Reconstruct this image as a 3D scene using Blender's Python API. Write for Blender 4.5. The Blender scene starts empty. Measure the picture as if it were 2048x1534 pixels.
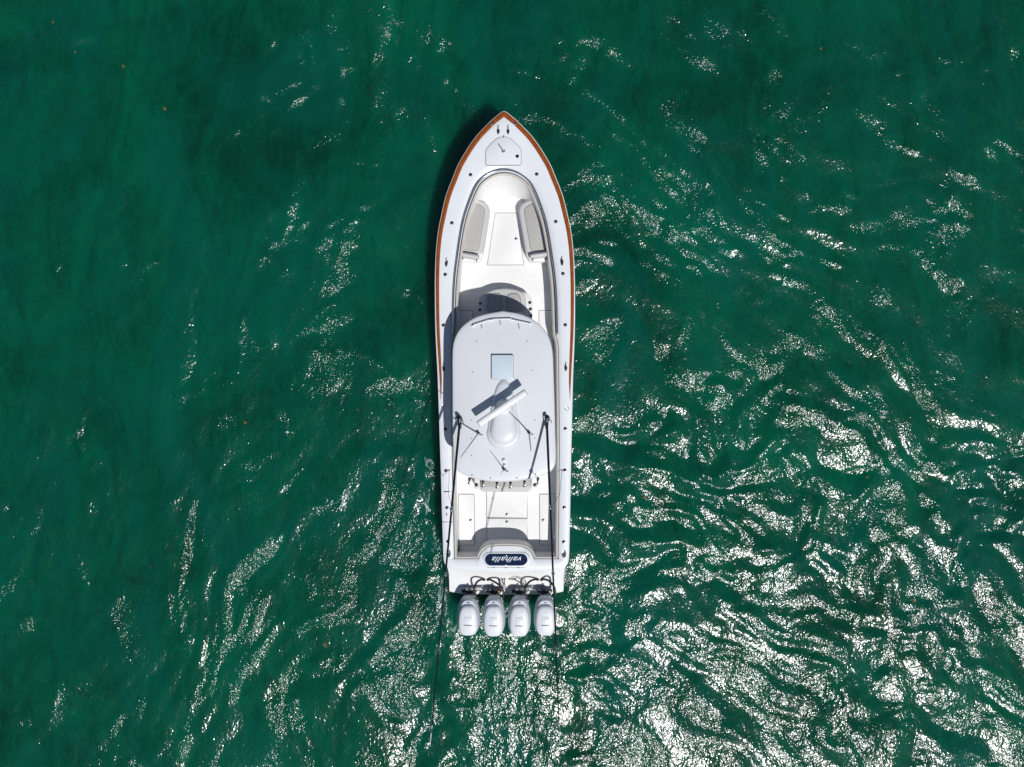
import bpy, bmesh, math, random
import numpy as np
from mathutils import Vector, Matrix

random.seed(7)
R = math.radians
sc = bpy.context.scene
col = sc.collection

# ------------------------------------------------------------------ camera, sky, sun, exposure
CAM_H = 22.7                 # drone height above the water, looking straight down
FPX = 1457.0                 # focal length in photo pixels (2048 wide)
cam_d = bpy.data.cameras.new('camera')
cam_d.sensor_width = 36.0
cam_d.lens = 36.0 * FPX / 2048.0
cam_d.clip_start = 0.1
cam_d.clip_end = 6000.0
cam = bpy.data.objects.new('camera', cam_d)
cam.location = (0, 0, CAM_H)
col.objects.link(cam)
sc.camera = cam

SUN = Vector((0.31, -0.52, 1.0)).normalized()          # towards the sun
world = bpy.data.worlds.new('World')
sc.world = world
world.use_nodes = True
wn, wl = world.node_tree.nodes, world.node_tree.links
sky = wn.new('ShaderNodeTexSky')
sky.sky_type = 'NISHITA'
sky.sun_disc = False
sky.sun_elevation = math.asin(SUN.z)
sky.sun_rotation = math.atan2(SUN.x, SUN.y)
sky.air_density = 1.0
sky.dust_density = 0.6
sky.ozone_density = 1.5
bg = wn['Background']
bg.inputs['Strength'].default_value = 0.053
wl.new(sky.outputs[0], bg.inputs[0])

sun_d = bpy.data.lights.new('sun', 'SUN')
sun_d.energy = 3.7
sun_d.angle = R(0.53)
sun_d.color = (1.0, 0.98, 0.95)
sun = bpy.data.objects.new('sun', sun_d)
sun.rotation_euler = SUN.to_track_quat('Z', 'Y').to_euler()
sun.location = (8, -12, 30)
col.objects.link(sun)

sc.view_settings.view_transform = 'Standard'
sc.view_settings.look = 'None'
sc.view_settings.exposure = 0.0
sc.view_settings.gamma = 1.0
sc.view_settings.use_curve_mapping = False
sc.render.engine = 'CYCLES'
sc.cycles.use_denoising = True
sc.cycles.max_bounces = 6
sc.cycles.sample_clamp_indirect = 3.0
sc.cycles.caustics_reflective = False
sc.cycles.caustics_refractive = False

# ------------------------------------------------------------------ materials
def nodes_of(m):
    return m.node_tree.nodes, m.node_tree.links

def mat(name, rgb, rough=0.4, metal=0.0, spec=0.5, coat=0.0, var=0.04, vscale=3.0, bump=0.0, bscale=200.0):
    m = bpy.data.materials.new(name)
    m.use_nodes = True
    n, l = nodes_of(m)
    b = n['Principled BSDF']
    b.inputs['Roughness'].default_value = rough
    b.inputs['Metallic'].default_value = metal
    b.inputs['Specular IOR Level'].default_value = spec
    b.inputs['Coat Weight'].default_value = coat
    b.inputs['Coat Roughness'].default_value = 0.08
    tc = n.new('ShaderNodeTexCoord')
    nz = n.new('ShaderNodeTexNoise')
    nz.inputs['Scale'].default_value = vscale
    nz.inputs['Detail'].default_value = 6
    nz.inputs['Roughness'].default_value = 0.65
    l.new(tc.outputs['Object'], nz.inputs['Vector'])
    mx = n.new('ShaderNodeMix')
    mx.data_type = 'RGBA'
    mx.inputs['A'].default_value = (*[max(0, c * (1 - var * 2)) for c in rgb], 1)
    mx.inputs['B'].default_value = (*[min(1, c * (1 + var * 1.2)) for c in rgb], 1)
    l.new(nz.outputs['Fac'], mx.inputs['Factor'])
    l.new(mx.outputs['Result'], b.inputs['Base Color'])
    rr = n.new('ShaderNodeMapRange')
    rr.inputs['To Min'].default_value = max(0.02, rough - 0.08)
    rr.inputs['To Max'].default_value = min(1.0, rough + 0.08)
    l.new(nz.outputs['Fac'], rr.inputs['Value'])
    l.new(rr.outputs[0], b.inputs['Roughness'])
    if bump:
        nb = n.new('ShaderNodeTexNoise')
        nb.inputs['Scale'].default_value = bscale
        nb.inputs['Detail'].default_value = 2
        l.new(tc.outputs['Object'], nb.inputs['Vector'])
        bp = n.new('ShaderNodeBump')
        bp.inputs['Strength'].default_value = bump
        bp.inputs['Distance'].default_value = 0.004
        l.new(nb.outputs['Fac'], bp.inputs['Height'])
        l.new(bp.outputs[0], b.inputs['Normal'])
    return m

M = {}
M['gelcoat'] = mat('white_gelcoat', (0.69, 0.71, 0.745), 0.36, var=0.03, vscale=1.3)
M['top'] = mat('hardtop_gelcoat', (0.63, 0.65, 0.68), 0.40, var=0.03, vscale=0.9)
M['hull'] = mat('hull_gelcoat', (0.78, 0.79, 0.80), 0.25, coat=0.3)
M['sole'] = mat('nonskid_sole', (0.79, 0.785, 0.775), 0.6, var=0.03, vscale=2.2, bump=0.35, bscale=160)
M['liner'] = mat('liner_gelcoat', (0.76, 0.755, 0.745), 0.4, var=0.02)
M['pad'] = mat('cream_vinyl', (0.52, 0.49, 0.44), 0.5, var=0.05, bump=0.15)
M['greypad'] = mat('grey_vinyl', (0.53, 0.525, 0.52), 0.5, var=0.04, bump=0.15)
M['steel'] = mat('polished_steel', (0.78, 0.79, 0.80), 0.13, metal=1.0, var=0.02)
M['black'] = mat('black_plastic', (0.012, 0.013, 0.017), 0.3, var=0.1)
M['rubber'] = mat('black_rubber', (0.016, 0.015, 0.016), 0.55, var=0.15)
M['carbon'] = mat('carbon_pole', (0.010, 0.011, 0.014), 0.28, coat=0.4, var=0.15)
M['gasket_and_shade'] = mat('seam_gasket_and_shade', (0.04, 0.042, 0.05), 0.7)  # also colours the painted shade strip along the bow rail
M['seam'] = mat('hatch_seam', (0.20, 0.20, 0.205), 0.8)
M['navy'] = mat('navy_acrylic', (0.006, 0.016, 0.055), 0.12, var=0.2, vscale=9)
M['letter'] = mat('lettering_white', (0.62, 0.66, 0.74), 0.4)
M['glass'] = mat('hatch_glass', (0.56, 0.635, 0.70), 0.12, var=0.02)
M['white'] = mat('white_paint', (0.78, 0.79, 0.80), 0.32, var=0.03)
M['engine'] = mat('pearl_engine_white', (0.70, 0.725, 0.765), 0.26, coat=0.35, var=0.03, vscale=2)
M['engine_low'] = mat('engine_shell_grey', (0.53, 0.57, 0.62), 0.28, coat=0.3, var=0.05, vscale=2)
M['bronze'] = mat('dark_bronze', (0.06, 0.035, 0.02), 0.35, metal=0.6, var=0.3)
M['cord'] = mat('dark_cord', (0.035, 0.035, 0.04), 0.7)
M['weed'] = mat('golden_seaweed', (0.20, 0.115, 0.025), 0.7, var=0.3, vscale=40)
M['gunmetal'] = mat('dark_steel', (0.16, 0.165, 0.18), 0.25, metal=1.0, var=0.05)
M['smoke'] = mat('smoked_glass', (0.03, 0.035, 0.04), 0.08)

# varnished teak with grain running along the rail
def teak():
    m = mat('varnished_teak', (0.33, 0.088, 0.012), 0.35, spec=0.25, coat=0.0, var=0.1, vscale=6)
    n, l = nodes_of(m)
    b = n['Principled BSDF']
    tc = n.new('ShaderNodeTexCoord')
    mp = n.new('ShaderNodeMapping')
    mp.inputs['Scale'].default_value = (60, 5, 20)
    nz = n.new('ShaderNodeTexNoise')
    nz.inputs['Scale'].default_value = 1.0
    nz.inputs['Detail'].default_value = 4
    l.new(tc.outputs['Object'], mp.inputs['Vector'])
    l.new(mp.outputs[0], nz.inputs['Vector'])
    cr = n.new('ShaderNodeValToRGB')
    cr.color_ramp.elements[0].position = 0.3
    cr.color_ramp.elements[0].color = (0.15, 0.032, 0.004, 1)
    cr.color_ramp.elements[1].position = 0.7
    cr.color_ramp.elements[1].color = (0.31, 0.078, 0.010, 1)
    l.new(nz.outputs['Fac'], cr.inputs['Fac'])
    l.new(cr.outputs[0], b.inputs['Base Color'])
    return m
M['teak'] = teak()

# diamond-stitched cushion vinyl (fine relief)
def quilt():
    m = mat('quilted_vinyl', (0.42, 0.405, 0.38), 0.5, var=0.05)
    n, l = nodes_of(m)
    b = n['Principled BSDF']
    tc = n.new('ShaderNodeTexCoord')
    hs = []
    for ang in (58, -58):
        mp = n.new('ShaderNodeMapping')
        mp.inputs['Rotation'].default_value = (0, 0, R(ang))
        l.new(tc.outputs['Object'], mp.inputs['Vector'])
        sx = n.new('ShaderNodeSeparateXYZ')
        l.new(mp.outputs[0], sx.inputs[0])
        mu = n.new('ShaderNodeMath'); mu.operation = 'MULTIPLY'
        mu.inputs[1].default_value = math.pi / 0.075
        l.new(sx.outputs['X'], mu.inputs[0])
        sn = n.new('ShaderNodeMath'); sn.operation = 'SINE'
        l.new(mu.outputs[0], sn.inputs[0])
        ab = n.new('ShaderNodeMath'); ab.operation = 'ABSOLUTE'
        l.new(sn.outputs[0], ab.inputs[0])
        pw = n.new('ShaderNodeMath'); pw.operation = 'POWER'
        pw.inputs[1].default_value = 0.45
        l.new(ab.outputs[0], pw.inputs[0])
        hs.append(pw)
    mn = n.new('ShaderNodeMath'); mn.operation = 'MULTIPLY'
    l.new(hs[0].outputs[0], mn.inputs[0]); l.new(hs[1].outputs[0], mn.inputs[1])
    bp = n.new('ShaderNodeBump')
    bp.inputs['Strength'].default_value = 1.0
    bp.inputs['Distance'].default_value = 0.007
    l.new(mn.outputs[0], bp.inputs['Height'])
    l.new(bp.outputs[0], b.inputs['Normal'])
    return m
M['quilt'] = quilt()

# navy lid: wet droplets catch the sun
def wet(m):
    n, l = nodes_of(m)
    b = n['Principled BSDF']
    tc = n.new('ShaderNodeTexCoord')
    v = n.new('ShaderNodeTexVoronoi')
    v.inputs['Scale'].default_value = 40
    l.new(tc.outputs['Object'], v.inputs['Vector'])
    r = n.new('ShaderNodeMapRange')
    r.interpolation_type = 'SMOOTHSTEP'
    r.inputs['From Min'].default_value = 0.0
    r.inputs['From Max'].default_value = 0.16
    r.inputs['To Min'].default_value = 1.0
    r.inputs['To Max'].default_value = 0.0
    l.new(v.outputs['Distance'], r.inputs['Value'])
    bp = n.new('ShaderNodeBump')
    bp.inputs['Strength'].default_value = 1
    bp.inputs['Distance'].default_value = 0.0022
    l.new(r.outputs[0], bp.inputs['Height'])
    l.new(bp.outputs[0], b.inputs['Normal'])
wet(M['navy'])

# ------------------------------------------------------------------ noise for the water mesh
def perlin(x, y, seed):
    rs = np.random.RandomState(seed)
    perm = rs.permutation(1024)
    ang = rs.rand(1024) * 2 * np.pi
    gx, gy = np.cos(ang), np.sin(ang)
    xi, yi = np.floor(x).astype(int), np.floor(y).astype(int)
    xf, yf = x - xi, y - yi
    def g(ix, iy, dx, dy):
        h = perm[(perm[ix & 1023] + iy) & 1023]
        return gx[h] * dx + gy[h] * dy
    u = xf ** 3 * (xf * (xf * 6 - 15) + 10)
    v = yf ** 3 * (yf * (yf * 6 - 15) + 10)
    a = g(xi, yi, xf, yf); b = g(xi + 1, yi, xf - 1, yf)
    c = g(xi, yi + 1, xf, yf - 1); d = g(xi + 1, yi + 1, xf - 1, yf - 1)
    return (a + u * (b - a)) + v * ((c + u * (d - c)) - (a + u * (b - a)))

def fbm(x, y, seed, octv=3, gain=0.5):
    s = 0; a = 1.0
    for o in range(octv):
        s = s + a * perlin(x * 2 ** o, y * 2 ** o, seed + o)
        a *= gain
    return s

# how wind-ruffled the surface is, metre by metre (0 glassy .. 1 all ripples); rows run from the bow side to the stern side
RUF = np.array([
 [.02,.04,.04,.05,.06,.60,.34,.20,.16,.10,.08,.22,.08,.04,.08,.05],
 [.03,.04,.04,.05,.42,.14,.34,.16,.14,.20,.08,.08,.16,.16,.22,.20],
 [.02,.02,.03,.04,.05,.06,.16,.10,.16,.58,.50,.28,.32,.26,.22,.20],
 [.02,.03,.03,.04,.42,.12,.04,.05,.16,.58,.62,.40,.36,.26,.46,.24],
 [.02,.02,.03,.04,.16,.12,.05,.05,.14,.46,.16,.16,.06,.06,.34,.28],
 [.02,.02,.03,.04,.40,.30,.05,.05,.14,.12,.20,.60,.50,.18,.28,.18],
 [.02,.02,.03,.12,.08,.08,.16,.2,.30,.42,.72,.80,.74,.40,.22,.40],
 [.14,.04,.04,.24,.08,.08,.34,.4,.5,.60,.80,.82,.80,.52,.36,.62],
 [.12,.05,.05,.24,.15,.22,.36,.5,.5,.50,.56,.60,.60,.46,.42,.58],
 [.16,.16,.08,.18,.26,.30,.36,.50,.50,.50,.55,.58,.72,.60,.42,.46],
 [.12,.10,.14,.22,.36,.36,.40,.64,.60,.50,.50,.50,.72,.68,.50,.42],
 [.12,.10,.20,.22,.32,.36,.40,.60,.60,.50,.46,.50,.64,.68,.60,.42]])

# ------------------------------------------------------------------ water
def build_water():
    def axis(half, step, far):
        a = list(np.arange(-half, half + 1e-6, step))
        s = step; e = half
        ext = []
        while e < far:
            s *= 1.5; e += s; ext.append(e)
        return np.array([-t for t in reversed(ext)] + a + ext)
    xs = axis(19.0, 0.085, 2500.0)
    ys = axis(15.0, 0.085, 2500.0)
    X, Y = np.meshgrid(xs, ys)
    # slow chop and swirl
    wx = X + 1.5 * perlin(X * 0.16, Y * 0.16, 11)
    wy = Y + 1.5 * perlin(X * 0.16, Y * 0.16, 12)
    th = R(38)
    a = wx * math.cos(th) + wy * math.sin(th)
    b = -wx * math.sin(th) + wy * math.cos(th)
    fade = np.exp(-np.maximum(np.hypot(X, Y) - 24, 0) / 20)
    # ruffle amount: coarse map, broken into curved streaks
    cx = (X / CAM_H * FPX + 1024) / 128 - 0.5
    cy = (767 - Y / CAM_H * FPX) / 128 - 0.5
    cxc = np.clip(cx, 0, 14.999); cyc = np.clip(cy, 0, 10.999)
    ix, iy = cxc.astype(int), cyc.astype(int)
    fx, fy = cxc - ix, cyc - iy
    D = (RUF[iy, ix] * (1 - fx) * (1 - fy) + RUF[iy, ix + 1] * fx * (1 - fy)
         + RUF[iy + 1, ix] * (1 - fx) * fy + RUF[iy + 1, ix + 1] * fx * fy)
    # streak direction follows the current: one lean to port of the boat, the other to starboard
    wgt = np.clip((X + 7) / 9, 0, 1); wgt = wgt * wgt * (3 - 2 * wgt)
    qx = X + 2.2 * perlin(X * 0.17, Y * 0.17, 31) + 0.8 * perlin(X * 0.5, Y * 0.5, 33)
    qy = Y + 2.2 * perlin(X * 0.17, Y * 0.17, 32) + 0.8 * perlin(X * 0.5, Y * 0.5, 34)
    def streak(fa, fb, seed, octv, gain=0.5):
        out = 0
        for ang, w_ in ((R(66), np.sqrt(1 - wgt)), (R(-38), np.sqrt(wgt))):
            out = out + w_ * fbm((qx * math.cos(ang) + qy * math.sin(ang)) * fa, (-qx * math.sin(ang) + qy * math.cos(ang)) * fb, seed, octv, gain)
        return out
    n = streak(0.36, 0.95, 41, 3, 0.55) + 0.45 * fbm(qx * 0.9, qy * 0.9, 47, 2, 0.6)
    core = (np.abs(X) < 17) & (np.abs(Y) < 13)
    srt = np.sort(n[core].ravel())
    q = np.searchsorted(srt, n.ravel()).reshape(n.shape) / len(srt)      # 0..1 uniform
    patch = np.clip((q - (1 - D)) / 0.16 + 0.5, 0, 1)
    patch = patch * patch * (3 - 2 * patch)
    # gust patches are steep little waves; the broad ruffled field off the quarter is gentler
    broad = np.clip((D - 0.28) / 0.25, 0, 1) * np.clip((1.5 - Y) / 3, 0, 1)
    dist = np.hypot(X - 7, Y + 12)
    gust = patch * (1 - broad)
    wake = np.exp(-((X + 0.15) / 1.5) ** 4) * np.clip((-7.0 - Y) / 1.5, 0, 1) * np.exp(-np.maximum(-Y - 13, 0) / 6)
    ruf = 0.066 + 0.032 * patch * broad + gust * 0.075 + wake * 0.025
    calm = 0.50 + 0.50 * np.clip(D / 0.42, 0, 1)
    Z = calm * (0.15 * perlin(a * 0.35, b * 0.22, 21) + 0.09 * perlin(a * 0.8 + 5, b * 0.55, 22) + 0.035 * perlin(wx * 1.6 + 3, wy * 1.4, 23)
         + 0.12 * streak(0.36, 0.95, 61, 2) + 0.034 * streak(1.0, 2.2, 67, 2))
    soft = np.clip((q - (1 - D)) / 0.25 + 0.5, 0, 1)
    steep = 0.085 + 0.18 * np.clip((dist - 4.5) / 7, 0, 1)
    Z = Z + (1 - broad) * soft * (0.17 * streak(0.75, 1.6, 71, 2) + 0.07 * fbm(qx * 2.0, qy * 2.2, 73, 1)) + broad * (0.35 + 0.65 * soft) * steep * fbm(qx * 1.05, qy * 1.45, 77, 2, 0.5)
    Z = Z * (1 - 0.65 * wake)
    Z = Z + wake * 0.05 * fbm(X * 2.8, Y * 1.5, 83, 2, 0.5)
    wide = np.clip((q - (1 - 1.35 * D - 0.02)) / 0.30 + 0.5, 0, 1)
    dust = 0.012 + (0.14 * (1 - broad) + 0.045 * broad) * wide * np.clip(D / 0.12, 0, 1)
    # foam left along the hull and behind the engines
    foam = np.zeros_like(X)
    for (fxp, fyp, rx, ry, s) in ((858,925,16,26,.9),(850,1000,26,50,.75),(868,1090,16,70,.8),(880,1200,20,80,.85),(905,1262,28,40,.8),
                                  (872,1330,30,60,.5),(468,1010,30,40,.5),(1010,1340,80,100,.60),(960,1440,45,80,.58),(1075,1450,45,80,.58),(1140,1140,20,80,.4),(1120,1290,30,60,.5)):
        ux = (fxp - 1024) / FPX * CAM_H; uy = (767 - fyp) / FPX * CAM_H
        k = FPX / CAM_H
        foam = np.maximum(foam, s * np.exp(-((X - ux) * k / rx) ** 2 - ((Y - uy) * k / ry) ** 2))
    Z = Z * fade - 0.02
    nx, ny = len(xs), len(ys)
    co = np.stack([X.ravel(), Y.ravel(), Z.ravel()], 1).astype(np.float32)
    idx = np.arange(nx * ny).reshape(ny, nx)
    quads = np.stack([idx[:-1, :-1], idx[:-1, 1:], idx[1:, 1:], idx[1:, :-1]], -1).reshape(-1, 4)
    me = bpy.data.meshes.new('water')
    me.vertices.add(len(co)); me.vertices.foreach_set('co', co.ravel())
    me.loops.add(quads.size); me.loops.foreach_set('vertex_index', quads.ravel().astype(np.int32))
    me.polygons.add(len(quads))
    me.polygons.foreach_set('loop_start', np.arange(0, quads.size, 4, dtype=np.int32))
    me.polygons.foreach_set('loop_total', np.full(len(quads), 4, dtype=np.int32))
    me.polygons.foreach_set('use_smooth', np.ones(len(quads), dtype=bool))
    for nm, arr in (('ruffle', ruf), ('foam', foam), ('cat_paw', dust)):
        at = me.attributes.new(nm, 'FLOAT', 'POINT')
        at.data.foreach_set('value', arr.ravel().astype(np.float32))
    me.update(); me.validate()
    o = bpy.data.objects.new('water', me)
    o['kind'] = 'structure'
    o['label'] = 'dark green sea water with sun glitter'
    col.objects.link(o)

    m = bpy.data.materials.new('sea_water')
    m.use_nodes = True
    n_, l = nodes_of(m)
    b_ = n_['Principled BSDF']
    tc = n_.new('ShaderNodeTexCoord')
    def attr(nm):
        a_ = n_.new('ShaderNodeAttribute'); a_.attribute_name = nm; return a_.outputs['Fac']
    def math_(op, x, y=None, clamp=False):
        k = n_.new('ShaderNodeMath'); k.operation = op; k.use_clamp = clamp
        for i, t in enumerate((x, y)):
            if t is None: continue
            if isinstance(t, (int, float)): k.inputs[i].default_value = t
            else: l.new(t, k.inputs[i])
        return k.outputs[0]
    def noise(scale, detail, rough, rot=0, sy=1.0, dist=0.0, off=0):
        mp = n_.new('ShaderNodeMapping')
        mp.inputs['Rotation'].default_value = (0, 0, R(rot))
        mp.inputs['Scale'].default_value = (1, sy, 0.0)
        mp.inputs['Location'].default_value = (off, off * 0.7, 0)
        l.new(tc.outputs['Object'], mp.inputs['Vector'])
        nz = n_.new('ShaderNodeTexNoise')
        nz.noise_dimensions = '2D'
        nz.inputs['Scale'].default_value = scale
        nz.inputs['Detail'].default_value = detail
        nz.inputs['Roughness'].default_value = rough
        nz.inputs['Distortion'].default_value = dist
        l.new(mp.outputs[0], nz.inputs['Vector'])
        return nz.outputs['Fac']
    ruf_o = attr('ruffle')
    # ripple heights in metres for a surface slope of 1, scaled by the local ruffle slope
    hh = 0
    for (scl, w, rot, sy, off) in ((4.5, 0.4, 25, 0.7, 0), (10.0, 0.7, -30, 0.7, 5), (20.0, 0.8, 60, 0.8, 8)):
        t = math_('MULTIPLY', math_('SUBTRACT', noise(scl, 0.6, 0.5, rot, sy, 0.35, off), 0.5), w / (0.43 * scl))
        hh = t if hh == 0 else math_('ADD', hh, t)
    h = math_('MULTIPLY', hh, ruf_o)
    # cat's-paw capillary ripples around the gusts
    cap = math_('MULTIPLY', math_('SUBTRACT', noise(26.0, 0.5, 0.5, 15, 0.8, 0.2, 21), 0.5), 1.0 / (0.43 * 26.0))
    h = math_('ADD', h, math_('MULTIPLY', cap, attr('cat_paw')))
    bp = n_.new('ShaderNodeBump')
    bp.inputs['Strength'].default_value = 1.0
    bp.inputs['Distance'].default_value = 1.0
    l.new(h, bp.inputs['Height'])
    # body colour: turbid green with slow sediment drifts, plus ripple and sky-reflection mottling painted in
    cr = n_.new('ShaderNodeValToRGB')
    cr.color_ramp.elements[0].position = 0.36
    cr.color_ramp.elements[0].color = (0.0, 0.034, 0.0165, 1)
    cr.color_ramp.elements[1].position = 0.66
    cr.color_ramp.elements[1].color = (0.0, 0.080, 0.040, 1)
    nb = math_('ADD', math_('MULTIPLY', noise(0.13, 3, 0.6, 20, 1.0, 1.0, 9), 0.55), math_('MULTIPLY', noise(0.7, 6, 0.7, 62, 0.35, 1.6, 2), 0.45))
    nb = math_('ADD', nb, math_('MULTIPLY', math_('SUBTRACT', noise(6.0, 5, 0.75, 35, 0.5, 0.8, 13), 0.5), 0.34))  # fine mottle: light and dark of small ripples put into the colour
    l.new(nb, cr.inputs['Fac'])
    tl = n_.new('ShaderNodeMix'); tl.data_type = 'RGBA'
    tf = n_.new('ShaderNodeMapRange')
    tf.inputs['From Min'].default_value = 0.42; tf.inputs['From Max'].default_value = 0.75
    tf.inputs['To Max'].default_value = 0.75
    l.new(noise(0.22, 5, 0.65, 40, 0.6, 1.4, 17), tf.inputs['Value'])
    l.new(tf.outputs[0], tl.inputs['Factor'])
    l.new(cr.outputs[0], tl.inputs['A'])
    tl.inputs['B'].default_value = (0.0, 0.074, 0.051, 1)
    # foam
    fz = noise(3.2, 5, 0.68, 70, 0.5, 1.6, 4)
    fv = math_('ADD', math_('MULTIPLY', attr('foam'), 0.55), math_('SUBTRACT', fz, 0.90))
    fm = math_('MULTIPLY', fv, 7.0, True)
    mx = n_.new('ShaderNodeMix'); mx.data_type = 'RGBA'
    l.new(fm, mx.inputs['Factor'])
    l.new(tl.outputs['Result'], mx.inputs['A'])
    mx.inputs['B'].default_value = (0.26, 0.38, 0.36, 1)
    # light scattered back from below the surface + Fresnel reflection off the rippled surface
    n_.remove(b_)
    ss = n_.new('ShaderNodeSubsurfaceScattering')
    ss.falloff = 'BURLEY'
    ss.inputs['Scale'].default_value = WATER['sss']
    ss.inputs['Radius'].default_value = (0.4, 1.0, 0.9)
    l.new(mx.outputs['Result'], ss.inputs['Color'])
    gl = n_.new('ShaderNodeBsdfGlossy')
    gl.distribution = 'GGX'
    l.new(math_('ADD', math_('MULTIPLY', fm, 0.3), WATER['rough']), gl.inputs['Roughness'])
    l.new(bp.outputs[0], gl.inputs['Normal'])
    fr = n_.new('ShaderNodeFresnel')
    fr.inputs['IOR'].default_value = WATER['ior']
    l.new(bp.outputs[0], fr.inputs['Normal'])
    ms = n_.new('ShaderNodeMixShader')
    l.new(fr.outputs[0], ms.inputs[0]); l.new(ss.outputs[0], ms.inputs[1]); l.new(gl.outputs[0], ms.inputs[2])
    l.new(ms.outputs[0], n_['Material Output'].inputs['Surface'])
    me.materials.append(m)
WATER = dict(sss=0.75, rough=0.18, ior=1.5)
build_water()

# ------------------------------------------------------------------ mesh helpers
BOAT_AT = Vector((-0.2, -0.4, 0.0))
def P(px, py, z):
    k = (CAM_H - z) / FPX
    return Vector(((px - 1024) * k, (767 - py) * k, z))
def B(u, v, z):                       # boat frame: u across from the centreline, v along
    return P(1008 + 0.005 * (v - 222) + u, v, z)
def zd(v):                            # sheer line of the deck
    t = min(max((1130 - v) / 908.0, 0.0), 1.0)
    return 1.12 + 0.63 * t ** 1.8
def zs(v):                            # cockpit floor
    return float(np.interp(v, [340, 560, 1118], [0.76, 0.70, 0.42]))

def link(name, bm, m, parent, smooth=40, local=False, at=None):
    if not local:
        bmesh.ops.translate(bm, verts=bm.verts, vec=-BOAT_AT)
    bmesh.ops.remove_doubles(bm, verts=bm.verts, dist=1e-5)
    bmesh.ops.recalc_face_normals(bm, faces=bm.faces)
    me = bpy.data.meshes.new(name)
    bm.to_mesh(me); bm.free()
    if smooth:
        me.polygons.foreach_set('use_smooth', [True] * len(me.polygons))
        me.set_sharp_from_angle(angle=R(smooth))
    me.materials.append(M[m] if isinstance(m, str) else m)
    o = bpy.data.objects.new(name, me)
    col.objects.link(o)
    o.parent = parent
    if at is not None:
        o.location = at
    return o

def inst(src, parent, at, rot=None, scale=None):
    o = src.copy(); col.objects.link(o); o.parent = parent
    o.location = at
    if rot is not None: o.rotation_euler = rot
    if scale is not None: o.scale = scale
    for ch in src.children:
        c = ch.copy(); col.objects.link(c); c.parent = o
    return o

def loft(rows, closed=False, cap0=False, cap1=False, bm=None):
    bm = bm or bmesh.new()
    vs = [[bm.verts.new(p) for p in r] for r in rows]
    n = len(rows[0])
    for i in range(len(rows) - 1):
        for j in range(n if closed else n - 1):
            k = (j + 1) % n
            try: bm.faces.new((vs[i][j], vs[i][k], vs[i + 1][k], vs[i + 1][j]))
            except ValueError: pass
    if cap0: bm.faces.new(list(reversed(vs[0])))
    if cap1: bm.faces.new(vs[-1])
    return bm

def catmull(pts, k=4):
    pts = [Vector(p) for p in pts]
    out = []
    n = len(pts)
    for i in range(n - 1):
        p0 = pts[i - 1] if i else pts[0] * 2 - pts[1]
        p1, p2 = pts[i], pts[i + 1]
        p3 = pts[i + 2] if i + 2 < n else pts[n - 1] * 2 - pts[n - 2]
        t0 = 0.0
        t1 = t0 + max((p1 - p0).length, 1e-6) ** 0.5
        t2 = t1 + max((p2 - p1).length, 1e-6) ** 0.5
        t3 = t2 + max((p3 - p2).length, 1e-6) ** 0.5
        for j in range(k):
            t = t1 + (t2 - t1) * j / k
            a1 = p0 * ((t1 - t) / (t1 - t0)) + p1 * ((t - t0) / (t1 - t0))
            a2 = p1 * ((t2 - t) / (t2 - t1)) + p2 * ((t - t1) / (t2 - t1))
            a3 = p2 * ((t3 - t) / (t3 - t2)) + p3 * ((t - t2) / (t3 - t2))
            b1 = a1 * ((t2 - t) / (t2 - t0)) + a2 * ((t - t0) / (t2 - t0))
            b2 = a2 * ((t3 - t) / (t3 - t1)) + a3 * ((t - t1) / (t3 - t1))
            out.append(b1 * ((t2 - t) / (t2 - t1)) + b2 * ((t - t1) / (t2 - t1)))
    out.append(pts[-1])
    return out

def tube(pts, rad, seg=8, bm=None, sx=1.0):
    pts = [Vector(p) for p in pts]
    n = len(pts)
    rads = rad if isinstance(rad, (list, tuple)) else [rad] * n
    rows = []
    up = Vector((0, 0, 1))
    for i, p in enumerate(pts):
        t = (pts[min(i + 1, n - 1)] - pts[max(i - 1, 0)]).normalized()
        u = up if abs(t.dot(up)) < 0.95 else Vector((0, 1, 0))
        s = t.cross(u).normalized(); w = s.cross(t).normalized()
        rows.append([p + (s * math.cos(a) * sx + w * math.sin(a)) * rads[i] for a in [2 * math.pi * k / seg for k in range(seg)]])
    return loft(rows, True, True, True, bm)

def lathe(prof, seg=20, at=(0, 0, 0), bm=None, sx=1.0, sy=1.0):
    at = Vector(at)
    rows = [[at + Vector((r * math.cos(a) * sx, r * math.sin(a) * sy, z)) for a in [2 * math.pi * k / seg for k in range(seg)]] for r, z in prof]
    return loft(rows, True, prof[0][0] > 1e-4, prof[-1][0] > 1e-4, bm)

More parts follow.
